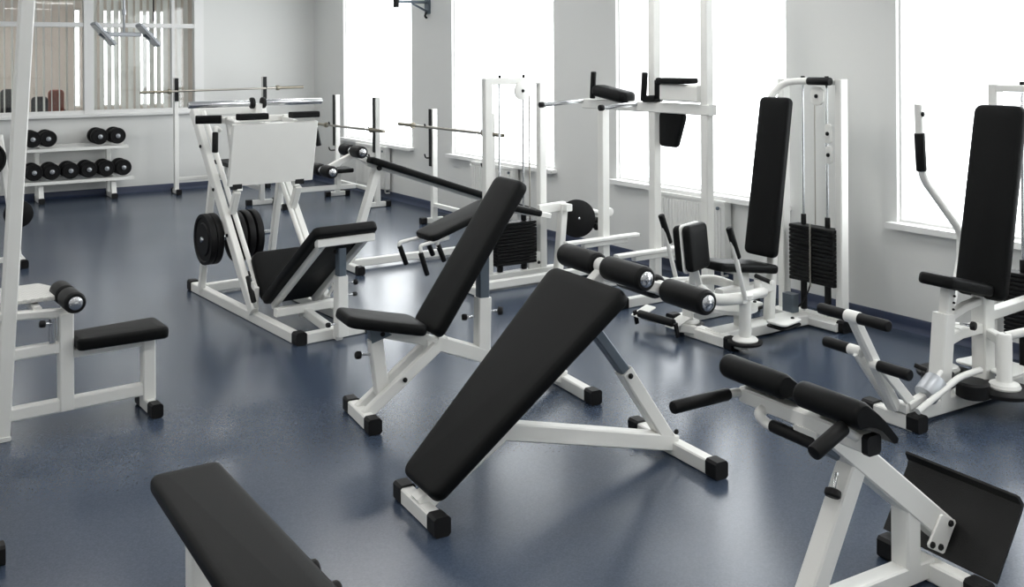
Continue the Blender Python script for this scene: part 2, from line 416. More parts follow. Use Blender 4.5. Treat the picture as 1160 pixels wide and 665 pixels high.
# ---- adjustable bench with seat and upright back
def incline_bench():
    t = thing('adjustable_bench', 'white adjustable bench with black seat and steep backrest behind the sit-up bench', 'exercise bench', (2.085, 4.55, 0), -6)
    f = MB(); foot_bar(t, f, (0, -.20, .035), (0, .20, .035), .07, .075)
    foot_bar(t, f, (1.15, -.35, .035), (1.15, .30, .035), .07, .075)
    for s in (-1, 1): f.bars([(0, .052*s, .05), (.385, .052*s, .335)], .04, .06)
    f.bars([(.34, 0, .335), (.42, 0, .335), (1.15, 0, .055)], .075, .075)
    f.bar((.105, 0, .13), (.07, 0, .405), .058, .07)
    f.bar((.05, 0, .45), (.40, 0, .345), .05, .055)
    f.bar((.66, 0, .22), (.668, 0, .545), .075, .075)
    f.bar((.34, 0, .40), (.76, 0, .99), .06, .035)
    f.build('frame', WHITE, t)
    g = MB(); g.bar((.667, 0, .50), (.668, 0, .835), .055, .06); g.build('adjustment_tube', GREY, t)
    g = MB(); v = [(.045, .39), (.15, .42), (.055, .49), (.03, .49)]
    a = g.ring([(u, -.03, z) for u, z in v]); c = g.ring([(u, .03, z) for u, z in v]); g.bridge(c, a); g.cap(a); g.cap(c, True); g.build('seat_bracket', GREY, t)
    sidepad(t, 'seat', (-.095, 0, .56), (.315, 0, .466), .26, .29, .055, (0, 0, -1), .05, .018)
    sidepad(t, 'backrest', (.325, 0, .425), (.825, 0, 1.165), .30, .31, .06, (.8, 0, -.5), .045, .018)
    hn = MB(); hn.rod((.668, -.05, .83), (.668, .05, .83), .022, .004, 16); hn.build('hinge', CHROME, t)
    knob(t, (.70, -.02, .47), (1, -.5, 0)); knob(t, (.63, .02, .44), (-1, .3, 0), .018); knob(t, (.045, 0, .33), (-1, -.1, .1), .02, .05)
    bolt(t, (.20, -.075, .20), (0, -1, 0)); bolt(t, (.10, -.03, .43), (0, -1, 0))
incline_bench()

# ---- leg press
def leg_press():
    t = thing('leg_press_machine', 'white leg press sled with big footplate and reclined black seat, centre left', 'leg press', (2.57, 6.02, 0), -86)
    f = MB()
    for s in (-1, 1):
        v = .27*s
        fb = .245*s
        f.bar((.0, fb, .035), (-1.90, fb, .035), .06, .07)
        c = MB(); c.bar((.035, fb, .04), (-.035, fb, .04), .075, .085, .012); c.build('foot_cap', RUBBER, t)
        c = MB(); c.bar((-1.87, fb, .04), (-1.94, fb, .04), .075, .085, .012); c.build('foot_cap', RUBBER, t)
        f.bar((-.66, v, .08), (-1.80, v, 1.415), .05, .085)                # slanted guide rail
        f.bar((-1.66, v, .04), (-1.40, v, .95), .05, .05)                  # rear upright
        f.bar((-.72, fb, .05), (-.70, fb, .24), .05, .06)
        rod = MB(); rod.rod((-.70, v*.80, .20), (-1.74, v*.80, 1.405), .018, .002, 14); rod.build('guide_rod', WHITE, t)
    f.bar((0, -.22, .035), (0, .22, .035), .06, .07)
    f.bar((-1.70, -.22, .05), (-1.70, .22, .05), .06, .07)
    f.bar((-.42, -.22, .115), (-.42, .22, .115), .06, .06)
    f.bar((-.46, 0, .11), (-.46, 0, .05), .05, .05); f.bar((.07, .0, .03), (-.44, 0, .09), .05, .06)
    f.bar((-1.80, -.27, 1.40), (-1.80, .27, 1.40), .05, .06)
    f.bar((.088, 0, .035), (.09, 0, .42), .075, .075)
    # backrest carrier frame
    for s in (-1, 1): f.bar((-.60, .15*s, .115), (.155, .15*s, .655), .04, .05)
    f.bar((.155, -.20, .655), (.155, .20, .655), .05, .05)
    f.build('frame', WHITE, t)
    g = MB(); g.bar((.09, 0, .40), (.093, 0, .60), .055, .06); g.build('adjustment_tube', GREY, t)
    for s in (-1, 1): bolt(t, (.09, .035*s, .575), (0, s, 0), .014)
    knob(t, (.10, .04, .37), (.4, 1, 0), .018); knob(t, (.10, -.04, .12), (0, -1, 0), .016); knob(t, (.10, .04, .29), (0, 1, 0), .014)
    sidepad(t, 'backrest', (-.66, 0, .175), (.165, 0, .765), .45, .45, .065, (.5, 0, -.8), .04, .02)
    sidepad(t, 'seat', (-.625, 0, .15), (-.79, 0, .465), .43, .46, .06, (-.8, 0, -.3), .06, .02)
    for s in (-1, 1):
        p = MB(); p.tube([(-.62, .27*s, .12), (-.60, .30*s, .18), (-.60, .30*s, .30)], .012, 10); p.build('handle_post', WHITE, t)
        grip(t, (-.66, .31*s, .33), (-.56, .31*s, .17), .018)
    # sled
    s_ = MB(); s_.bar((-1.03, .02, .905), (-.93, .02, 1.345), .655, .035, .008, (1, 0, 0)); s_.build('footplate', WHITE, t)
    c = MB()
    for s in (-1, 1):
        c.bar((-1.03, .22*s, .86), (-1.22, .22*s, 1.38), .045, .045); c.bar((-1.02, .22*s, 1.33), (-1.26, .22*s, 1.36), .045, .045)
        c.bar((-1.03, .235*s, .86), (-1.12, .235*s, .70), .05, .05)
        c.tube([(-1.10, .33*s, 1.30), (-1.05, .385*s, 1.325), (-1.045, .385*s, 1.27)], .017, 12, .03)
    c.bar((-1.26, -.28, 1.36), (-1.26, .28, 1.36), .05, .05)
    c.bar((-1.22, .0, 1.36), (-1.21, .0, 1.475), .06, .06)
    c.build('sled_carriage', WHITE, t)
    for s in (-1, 1):
        p = MB(); p.rod((-1.21, .035*s, 1.48), (-1.21, .52*s, 1.48), .024, .004); o = p.build('loading_peg', CHROME, t)
        q = MB(); q.rod((-1.21, .03*s, 1.48), (-1.21, .055*s, 1.48), .042, .004); q.build('collar', RUBBER, o)
        grip(t, (-1.045, .385*s, 1.29), (-1.015, .40*s, 1.15), .021)
        h = MB(); h.bar((-.95, .05+.20*s-.105, 1.395), (-.95, .05+.20*s+.105, 1.395), .09, .045, .012); h.build('shoulder_pad', VINYL, t)
        sp = MB(); sp.bar((-1.035, .24*s-.035, .90), (-1.035, .24*s+.035, .90), .05, .05, .008); sp.build('rubber_stop', RUBBER, t)
    h = MB(); h.bar((-1.28, -.44, 1.37), (-1.20, -.28, 1.37), .07, .06, .015); h.build('side_pad', VINYL, t)
    for k in range(3): bolt(t, (-1.06-.26*k, -.297, .55+.30*k), (0, -1, 0), .013)
    pg = MB(); pg.rod((-1.28, -.41, .50), (-1.28, .12, .50), .02, .003); pg.build('plate_peg', CHROME, t)
    return t
leg_press()
def world(o, deg, p):
    a = R(deg); p = V(p); return V((o[0]+p.x*math.cos(a)-p.y*math.sin(a), o[1]+p.x*math.sin(a)+p.y*math.cos(a), p.z))
def plate_thing(o, deg, c, axis, r, T, label, cat, group=None):
    """free weight plate, top-level; c = centre in machine coords"""
    cc = world(o, deg, c); a = R(deg); ax = V((axis[0]*math.cos(a)-axis[1]*math.sin(a), axis[0]*math.sin(a)+axis[1]*math.cos(a), axis[2])).normalized()
    b = MB(); p = cc-ax*T/2
    b.lathe(p, p+ax*T, [(0, .03), (0, r*.62), (T*.22, r*.66), (T*.22, r*.84), (0, r*.88), (0, r*.985), (T*.15, r), (T*.85, r), (T, r*.985), (T, r*.88), (T*.78, r*.84), (T*.78, r*.66), (T, r*.62), (T, .03)], 40)
    return tag(b.build('weight_plate', IRON), label, cat, group)
for v, lab in ((-.375, 'black weight plate on the leg press peg, outermost on the left'), (-.325, 'black weight plate on the leg press peg, second from the left'),
               (-.15, 'black weight plate on the leg press peg, just inside the left rail'), (-.085, 'black weight plate on the leg press peg, middle of the three inside the rail'),
               (-.02, 'black weight plate on the leg press peg, nearest the seat side')):
    plate_thing((2.57, 6.02), -86, (-1.28, v, .50), (0, 1, 0), .185, .045, lab, 'weight plate')

# ---- flat bench in the foreground
def flat_bench():
    t = thing('flat_bench', 'flat black padded bench cut off by the bottom edge of the view', 'exercise bench', (.885, 2.45, 0), 0)
    f = MB(); foot_bar(t, f, (-.20, .55, .035), (.20, .55, .035)); foot_bar(t, f, (-.20, -.60, .035), (.20, -.60, .035))
    f.bar((-.035, .55, .05), (-.035, .55, .41), .08, .075); f.bar((0, -.60, .05), (0, -.60, .41), .08, .075)
    f.bar((-.01, .58, .395), (-.01, -.64, .395), .06, .05); f.bar((-.02, .55, .19), (0, -.60, .19), .05, .05); f.build('frame', WHITE, t)
    p = MB(); p.pad((0, 0, .42), (1, 0, 0), (0, 1, 0), [(-.135, -.85), (.135, -.85), (.113, .86), (-.113, .86)], .055, .035, .018, 6, .004); p.build('pad', VINYL, t)
    knob(t, (.03, .14, .40), (1, 0, 0), .028, .11); knob(t, (.03, .0, .40), (1, 0, 0), .028, .115)
flat_bench()
# ---- bench whose foot just shows at the left edge
def edge_bench():
    t = thing('flat_bench', 'bench of which only a black foot cap shows at the left edge', 'exercise bench', (.19, 4.45, 0), 0)
    f = MB(); foot_bar(t, f, (-.245, -.45, .035), (.245, -.45, .035)); foot_bar(t, f, (-.245, .45, .035), (.245, .45, .035))
    f.bar((-.02, -.45, .05), (-.02, -.45, .41), .07, .07); f.bar((-.02, .45, .05), (-.02, .45, .41), .07, .07); f.bar((-.02, -.45, .395), (-.02, .45, .395), .06, .05); f.build('frame', WHITE, t)
    p = MB(); p.pad((-.03, 0, .42), (1, 0, 0), (0, 1, 0), rect(-.13, .13, -.55, .55), .055, .035, .018, 6, .004); p.build('pad', VINYL, t)
edge_bench()

# ---- lat pulldown station at the left edge
def lat_machine():
    t = thing('lat_pulldown_station', 'white lat pulldown station with black seat and foam knee roller at the left edge', 'lat pulldown machine', (1.245, 5.33, 0), 3)
    f = MB(); foot_bar(t, f, (.0, -.16, .035), (.0, .13, .035), .06, .07)
    f.bar((.0, 0, .06), (.0, 0, .375), .07, .065); f.bar((.03, 0, .36), (-.43, 0, .36), .05, .045)
    f.bar((.03, 0, .115), (-.72, 0, .115), .055, .065)
    f.bar((-.395, 0, .09), (-.395, 0, .56), .075, .07)
    f.bar((-.38, 0, .40), (-.72, 0, .40), .05, .055); f.bar((-.40, 0, .565), (-.72, 0, .59), .05, .04)
    f.bar((-.395, 0, .55), (-.385, 0, .62), .04, .05)
    f.bar((-.682, 0, .0), (-.545, 0, 2.35), .068, .068)
    f.bar((-.9, 0, 2.3), (.0, 0, 2.42), .07, .08)
    f.bar((-.69, -.04, .012), (-.69, .30, .012), .09, .02)
    f.build('frame', WHITE, t)
    p = MB(); p.pad((0, 0, .385), (1, 0, 0), (0, 1, 0), [(-.36, -.105), (.075, -.135), (.075, .135), (-.36, .105)], .06, .03, .016, 6, .004); p.build('seat', VINYL, t)
    ax = MB(); ax.rod((-.385, -.17, .64), (-.385, .17, .64), .015, .002, 12); ax.build('roller_axle', CHROME, t)
    foam(t, (-.385, -.17, .64), (-.385, -.015, .64), .052, (0,)); foam(t, (-.385, .015, .64), (-.385, .17, .64), .052, (1,))
    k = MB(); k.bar((-.46, -.02, .43), (-.46, -.02, .55), .03, .03); k.build('adjuster_sleeve', CHROME, t)
    knob(t, (-.46, -.03, .525), (-1, 0, .1), .018, .03)
    pl = MB(); pl.pad((-.50, .23, .625), (1, 0, 0), (0, 1, 0), [(-.2, -.2), (.19, -.2), (.06, .16), (-.2, .16)], .02, .01, .004); pl.build('foot_plate', CHECK, t)
    br = MB(); br.bar((-.52, .0, .59), (-.52, .3, .61), .04, .04); br.build('plate_bracket', WHITE, t)
    pu = MB(); pu.rod((-.02, -.02, 2.34), (-.02, .02, 2.34), .06, .01); pu.build('pulley', RUBBER, t)
    cb = MB(); cb.tube([(.04, 0, 2.34), (.04, 0, 2.0)], .004, 8); cb.build('cable', RUBBER, t)
lat_machine()

# ---- hyperextension bench, lower right
def hyper_bench():
    t = thing('hyperextension_bench', 'white hyperextension bench with black hip pads and black footplate, lower right', 'exercise bench', (3.1, 2.1, 0), -3)
    f = MB(); foot_bar(t, f, (-.02, -.235, .035), (-.02, .18, .035), .07, .075)
    foot_bar(t, f, (-.70, -.13, .035), (-.70, .12, .035), .07, .075)
    f.bar((-.55, 0, .635), (.065, 0, .145), .08, .09)
    f.bar((-.385, 0, .47), (-.61, 0, .05), .075, .075)
    f.bar((-.125, 0, .05), (-.125, 0, .30), .075, .075)
    f.bar((-.70, 0, .045), (-.02, 0, .045), .07, .065)
    f.build('frame', WHITE, t)
    pl = MB(); pl.pad((0, -.040, 0), (1, 0, 0), (0, 0, 1), [(-.075, .135), (.010, .090), (.078, .190), (.0, .230)], .010, .012, .002); pl.build('plate_bracket', WHITE, t)
    for a, z in ((.042, .19), (-.012, .122), (-.055, .140)): bolt(t, (a, -.050, z), (0, -1, 0), .011)
    # carriage
    c = MB(); c.bar((-.572, -.225, .645), (-.572, .30, .645), .055, .054)
    c.bar((-.60, 0, .60), (-.53, 0, .61), .10, .05)
    c.tube([(-.53, .30, .63), (-.60, .30, .655), (-.68, .30, .655)], .015, 12, .04)
    c.tube([(-.57, .19, .63), (-.62, .19, .62), (-.60, .175, .585), (-.595, .13, .585)], .018, 12, .03)
    c.build('pad_carriage', WHITE, t)
    e = MB(); e.bar((-.572, -.222, .645), (-.572, -.245, .645), .060, .060, .008); e.build('beam_cap', RUBBER, t)
    g = MB(); g.bar((-.56, 0, .585), (-.47, 0, .525), .06, .05); g.build('adjustment_tube', GREY, t)
    knob(t, (-.47, -.01, .46), (-.5, -.2, -.8), .026, .05)
    grip(t, (-.645, .30, .655), (-.89, .30, .652), .021)
    grip(t, (-.595, .150, .585), (-.595, -.04, .585), .021, 'cross_grip')
    p = MB(); p.tube([(-.57, -.19, .645), (-.66, -.21, .70)], .015, 12); p.build('grip_stub', WHITE, t)
    grip(t, (-.665, -.212, .708), (-.80, -.220, .660), .023)
    # two hip pads: a roll with a thigh skirt hanging on the far side
    for v0, v1 in ((.045, .325), (-.262, -.010)):
        prof = []
        for k in range(11):
            a = R(250 - k*21); prof.append((-.632+.041*math.cos(a), .745+.041*math.sin(a)))
        prof += [(-.575, .748), (-.54, .718), (-.50, .676), (-.478, .652), (-.484, .638), (-.50, .640), (-.555, .690), (-.585, .705), (-.605, .705)]
        m = MB(); rings = []
        for v, k in ((v0, .80), (v0+.006, .93), (v0+.018, 1), (v1-.018, 1), (v1-.006, .93), (v1, .80)):
            rings.append(m.ring([(-.595+(u+.595)*(1-(1-k)*.35) if u > -.59 else -.632+(u+.632)*k, v, (.70+(z-.70)*(1-(1-k)*.3)) if u > -.59 else .745+(z-.745)*k) for u, z in prof]))
        for a, c2 in zip(rings, rings[1:]): m.bridge(a, c2)
        m.cap(rings[0], True); m.cap(rings[-1]); m.build('hip_pad', VINYL, t)
    # footplate with a bent lip
    fp = MB(); d = V((.55, 0, .83)).normalized(); n = V((-.83, 0, .55)).normalized()
    o = V((.035, 0, .062))
    prof = [V((0, 0)), V((.245, 0)), V((.265, -.006)), V((.280, -.036)), V((.288, -.036)), V((.288, -.030)), V((.276, .006)), V((.248, .010)), V((0, .010))]
    rr = []
    for v in (-.225, -.217, .217, .225):
        rr.append(fp.ring([o + d*q.x*(1 if abs(v) < .222 else .992) + n*(-q.y) + V((0, v, 0)) for q in prof]))
    for a, c2 in zip(rr, rr[1:]): fp.bridge(c2, a)
    fp.cap(rr[0]); fp.cap(rr[-1], True); fp.build('footplate', TEX, t)
hyper_bench()
# ---- weight tower used by the selectorised machines (posts along local v)
def tower(t, u, v0, v1, h, stack_c, zs=(.28, .655), grip_tube=True, pulleys=()):
    f = MB()
    f.bar((u, v0, 0), (u, v0, h), .075, .055, up=(0, 1, 0)); f.bar((u, v1, 0), (u, v1, h), .075, .055, up=(0, 1, 0))
    f.bar((u, v0-.027, h-.02), (u, v1+.027, h-.02), .075, .04); f.bar((u, v0, .045), (u, v1, .045), .075, .06)
    f.build('tower_frame', WHITE, t)
    for s in (-.1, .1):
        r = MB(); r.rod((u-.02, stack_c+s, .06), (u-.02, stack_c+s, h-.04), .009, .001, 12); r.build('guide_rod', CHROME, t)
        sp = MB(); sp.rod((u-.02, stack_c+s, .085), (u-.02, stack_c+s, zs[0]-.005), .022, .004, 14); sp.build('rubber_buffer', RUBBER, t)
        sl = MB(); sl.rod((u-.02, stack_c+s, zs[1]), (u-.02, stack_c+s, zs[1]+.07), .018, .003, 12); sl.build('slider_bush', RUBBER, t)
        bt = MB(); bt.rod((u-.02, stack_c+s, h), (u-.02, stack_c+s, h+.02), .014, .003, 10); bt.build('top_bolt', RUBBER, t)
    n = 14; dz = (zs[1]-zs[0])/n
    for k in range(n):
        b = MB(); z = zs[0]+k*dz; b.bar((u-.02, stack_c-.185, z+dz/2), (u-.02, stack_c+.185, z+dz/2), .10, dz-.003, .004); b.build('weight_plate', IRON, t)
    st = MB(); st.bar((u-.075, stack_c, zs[0]-.02), (u-.075, stack_c, zs[1]+.02), .012, .006, .001)
    for k in range(n): st.rod((u-.075, stack_c, zs[0]+(k+.5)*dz), (u-.084, stack_c, zs[0]+(k+.5)*dz), .004, .001, 8)
    st.build('selector_strip', STEEL, t)
    cb = MB(); cb.tube([(u-.02, stack_c, zs[1]+.01), (u-.02, stack_c, h-.1)], .004, 8); cb.build('cable', STEEL, t)
    for (v, z, w, hh) in pulleys:
        b = MB(); b.pad((u-.035, v, z), (0, -1, 0), (0, 0, 1), rect(-w/2, w/2, -hh/2, hh/2), .02, min(w, hh)*.45, .004); o = b.build('pulley_bracket', WHITE, t)
        bolt_o = MB(); bolt_o.lathe((u-.056, v, z), (u-.08, v, z), [(0, .014), (.006, .013), (.010, .006)], 12); bolt_o.build('bolt', RUBBER, o)

# ---- hip adductor machine by the window wall
def adductor():
    t = thing('hip_adductor_machine', 'seated hip machine with paired knee pads and tall backrest before the rightmost wall pier', 'weight machine', (4.49, 4.55, 0), 0)
    tower(t, .91, .225, -.262, 1.648, -.062, (.28, .66), pulleys=((-.105, 1.535, .105, .125), (-.195, 1.29, .05, .13), (-.20, 1.15, .05, .12)))
    f = MB(); foot_bar(t, f, (0, -.19, .035), (0, .30, .035), .075, .075)
    f.bar((0, 0, .045), (.80, 0, .045), .15, .07)
    f.bar((.02, -.25, .045), (.02, .25, .045), .07, .06); f.bar((.875, .26, .036), (.875, -.29, .036), .15, .055)
    f.bar((.25, 0, .05), (.25, 0, .46), .08, .08)
    f.bar((.05, 0, .30), (.52, 0, .30), .07, .07); f.bar((.52, 0, .27), (.60, 0, 1.20), .06, .05); f.bar((.50, 0, .05), (.52, 0, .30), .06, .06)
    f.build('frame', WHITE, t)
    c = MB(); c.bar((.895, -.275, .04), (.895, -.33, .04), .13, .08, .012); c.build('foot_cap', RUBBER, t)
    gt = MB(); gt.tube([(.66, .165, 1.30), (.70, .165, 1.52), (.80, .13, 1.625), (.84, -.02, 1.635), (.84, -.06, 1.635)], .024, 14, .10); gt.build('top_tube', WHITE, t)
    grip(t, (.84, -.05, 1.635), (.84, -.235, 1.635), .027)
    sidepad(t, 'seat', (-.03, .02, .525), (.50, .02, .447), .25, .27, .055, (0, 0, -1), .05, .018)
    sidepad(t, 'backrest', (.43, .028, .50), (.59, .028, 1.535), .262, .255, .06, (1, 0, -.1), .04, .02)
    # pivot columns with round flanges, arms, knee pads and hand levers
    for s in (-1, 1):
        m = MB(); m.lathe((.02, .25*s, .07), (.02, .25*s, .36), [(0, .075), (.012, .078), (.022, .07), (.028, .042), (.03, .036), (.26, .036), (.262, .05), (.285, .05), (.29, .04)], 24)
        m.build('pivot_column', WHITE, t)
        fl = MB(); fl.lathe((.02, .25*s, .055), (.02, .25*s, .075), [(0, .10), (.004, .105), (.016, .105), (.02, .10)], 28); fl.build('pivot_disc', RUBBER, t)
        a = MB(); a.tube([(.02, .25*s, .335), (-.10, .27*s, .345), (-.20, .20*s, .34), (-.16, .06*s, .37)], .036, 14, .09)
        a.bar((-.14, .04*s, .35), (-.17, -.01, .52), .05, .012)
        a.tube([(.02, .25*s, .34), (.22, .22*s, .34), (.30, .12*s, .30)], .032, 12, .08)
        a.build('pad_arm', WHITE, t)
        e1 = V((math.cos(R(18)), math.sin(R(18)), 0)); tilt = V((-.33, 0, 1)).normalized(); nn = e1.cross(tilt)
        p = MB(); hh = .14; cen = V((-.20, -.02, .634))
        if s < 0: p.pad(cen + nn*.008, e1, tilt, rect(-.125, .115, -hh, hh), .055, .035, .02, 6, .004)
        else: p.pad(cen - nn*.008, -e1, tilt, rect(-.115, .125, -hh, hh), .05, .035, .02, 6, .004)
        p.build('knee_pad', VINYL, t)
        if s < 0:
            bk = MB(); bk.pad(cen - nn*.007, e1, tilt, rect(-.125, .11, -hh-.01, hh+.006), .014, .03, .003); bk.build('pad_back_plate', WHITE, t)
        l = MB(); l.rod((-.03, .30*s, .34), (-.155, .30*s, .76), .0145, .002, 12); l.bar((-.03, .30*s, .335), (-.03, .24*s, .335), .04, .04); l.build('lever_rod', WHITE, t)
        grip(t, (-.09, .30*s, .595), (-.162, .30*s, .785), .021)
        cp = MB(); cp.pad((.44, .16*s-.04, .13+.02*s), (1, 0, 0), (0, 1, 0), [(-.11, -.085), (.11, -.04), (.11, .06), (-.11, .085)], .014, .035, .004); cp.build('cam_plate', WHITE, t)
        cb = MB(); cb.pad((.44, .16*s-.04, .105+.02*s), (1, 0, 0), (0, 1, 0), [(-.11, -.085), (.11, -.04), (.11, .06), (-.11, .085)], .012, .035, .004); cb.build('cam_disc', RUBBER, t)
        bolt(t, (.50, .16*s-.04, .146+.02*s), (0, 0, 1), .012)
    hs = MB(); hs.lathe((.16, .0, .19), (.16, 0, .25), [(0, .15), (.006, .165), (.03, .165), (.04, .14), (.045, .06)], 28); hs.build('pivot_housing', WHITE, t)
    # foot rest in front
    ft = MB()
    for v in (.20, .53): ft.pad((-.13, v, .10), (1, 0, .35), (0, 1, 0), [(-.06, -.05), (.09, -.05), (.09, .05), (-.06, .05)], .008, .012, .003)
    ft.bar((-.10, .20, .07), (.0, .15, .05), .05, .05); ft.bar((-.10, .53, .07), (.0, .24, .05), .05, .04)
    ft.build('footrest_bracket', WHITE, t)
    grip(t, (-.17, .18, .115), (-.17, .51, .105), .026, 'footrest_bar')
    for v in (.15, .545):
        tg = MB(); tg.bar((-.18, v, .12), (-.16, v, .03), .015, .03, .004); tg.build('footrest_tip', RUBBER, t)
    sl = MB(); sl.rod((.24, -.13, .42), (.24, -.26, .40), .014, .003, 12); o = sl.build('seat_lever', RUBBER, t)
    kk = MB(); kk.rod((.24, -.26, .40), (.24, -.275, .40), .017, .006, 12); kk.build('lever_tip', WHITE, o)
    ss = MB(); ss.rod((.24, -.15, .40), (.24, -.15, .30), .024, .003, 14); ss.build('lever_post', WHITE, t)
    bf = MB(); bf.bar((.78, .06, .08), (.78, .06, .20), .10, .07, .01); bf.build('cable_block', GREY, t)
    cbl = MB(); cbl.tube([(.86, -.04, .27), (.84, -.04, .22), (.80, -.03, .16), (.79, .0, .12)], .005, 8, .03); cbl.build('cable', RUBBER, t)
adductor()

# ---- press machine at the right edge
def press_machine():
    t = thing('seated_press_machine', 'seated press machine with tall black backrest and foot lever at the right edge', 'weight machine', (4.25, 3.03, 0), -2)
    tower(t, 1.15, .24, -.30, 1.635, -.03, (.25, .60), pulleys=((-.10, 1.545, .075, .11),))
    f = MB(); foot_bar(t, f, (-.01, -.13, .035), (-.01, .20, .035), .075, .08)
    f.bar((0, 0, .05), (1.15, 0, .05), .08, .08)
    f.bar((.285, 0, .05), (.335, 0, .50), .085, .085)
    f.bar((.66, 0, .06), (.655, 0, .62), .085, .09)
    f.bar((.655, 0, .55), (.78, 0, 1.25), .06, .05)
    f.bars([(.33, 0, .36), (.45, 0, .385), (.66, 0, .385)], .06, .055)
    f.bars([(.33, 0, .465), (.50, 0, .51), (.66, 0, .53)], .05, .04)
    f.bar((.66, 0, .44), (1.15, 0, .47), .06, .06)
    f.build('frame', WHITE, t)
    st = MB(); st.bar((.345, 0, .46), (.375, 0, .66), .055, .06); o = st.build('seat_post', WHITE, t)
    for k in range(4): bolt(o, (.366+.0045*k, -.028, .52+.033*k), (0, -1, 0), .006, 'adjustment_hole')
    knob(t, (.42, -.03, .44), (.3, -1, 0), .022, .05)
    sidepad(t, 'seat', (.25, .0, .71), (.625, .0, .618), .20, .22, .06, (0, 0, -1), .05, .018)
    sidepad(t, 'backrest', (.605, 0, .545), (.795, 0, 1.54), .28, .28, .065, (1, 0, -.1), .045, .022)
    for s in (-1, 1):
        m = MB(); m.lathe((.575, .17*s, .125), (.575, .17*s, .40), [(0, .075), (.012, .078), (.026, .07), (.034, .042), (.04, .037), (.26, .037), (.275, .03)], 24); m.build('pivot_column', WHITE, t)
        fl = MB(); fl.lathe((.575, .17*s, .098), (.575, .17*s, .128), [(0, .13), (.006, .14), (.022, .14), (.03, .13)], 30); fl.build('pivot_disc', RUBBER, t)
        dd = MB(); dd.lathe((.42, .10*s, .09), (.42, .10*s, .17), [(0, .07), (.006, .08), (.07, .08), (.08, .07)], 26); dd.build('cam_disc', RUBBER, t)
        ar = MB(); ar.tube([(.585, .17*s, .385), (.80, .28*s, .43), (1.05, .40*s, .62), (1.055, .40*s, .785), (.735, .40*s, 1.10), (.70, .40*s, 1.18), (.682, .40*s, 1.53)], .022, 12, .06); ar.build('press_arm', WHITE, t)
        grip(t, (.708, .40*s, 1.155), (.6905, .40*s, 1.37), .029)
        bolt(t, (.688, .40*s-.022, 1.475), (0, -1, 0), .014)
        cx_ = MB(); cx_.bar((.575, .17*s, .36), (.66, .03*s, .36), .05, .05); cx_.build('pivot_bracket', WHITE, t)
        cap = MB(); cap.pad((.76, .10*s, .16), (1, 0, 0), (0, 1, 0), [(-.12, -.07), (.10, -.05), (.10, .05), (-.12, .07)], .012, .04, .004); cap.build('cam_plate', WHITE, t)
    # foot lever
    lv = MB(); lv.bar((-.345, 0, .575), (-.045, 0, .095), .05, .055, .01); lv.bar((-.265, .045, .385), (-.02, .045, .085), .022, .05)
    lv.bar((-.20, -.05, .33), (.03, -.05, .10), .022, .055)
    lv.bar((-.02, -.06, .10), (-.02, .06, .10), .05, .05)
    lv.rod((-.343, -.04, .575), (-.343, .04, .575), .030, .006); lv.rod((-.245, .03, .385), (-.245, .13, .385), .026, .005); lv.rod((-.215, -.07, .335), (-.215, .0, .335), .026, .005)
    lv.build('foot_lever', WHITE, t)
    for a, z, v0, v1 in ((-.343, .575, .03, .20), (-.343, .575, -.03, -.20), (-.245, .385, .10, .255), (-.215, .335, -.04, -.215)): foam(t, (a, v0, z), (a, v1, z), .027, (), 'lever_grip')
    cy = MB(); cy.rod((.10, -.06, .14), (.19, -.06, .20), .058, .008, 24); cy.build('damper_cylinder', SHEET, t)
    ln = MB(); ln.bar((-.02, -.05, .11), (.12, -.05, .14), .04, .04); ln.rod((.18, -.055, .19), (.24, -.05, .235), .012, .002); ln.build('damper_link', WHITE, t)
    tr = MB(); tr.rod((.195, .0, .235), (.16, .045, .255), .012, .003, 10); tr.build('release_tip', RUBBER, t)
    rd = MB(); rd.tube([(-.03, -.115, .105), (.29, -.115, .215), (.46, -.115, .222)], .016, 12, .05); rd.build('push_rod', WHITE, t)
press_machine()

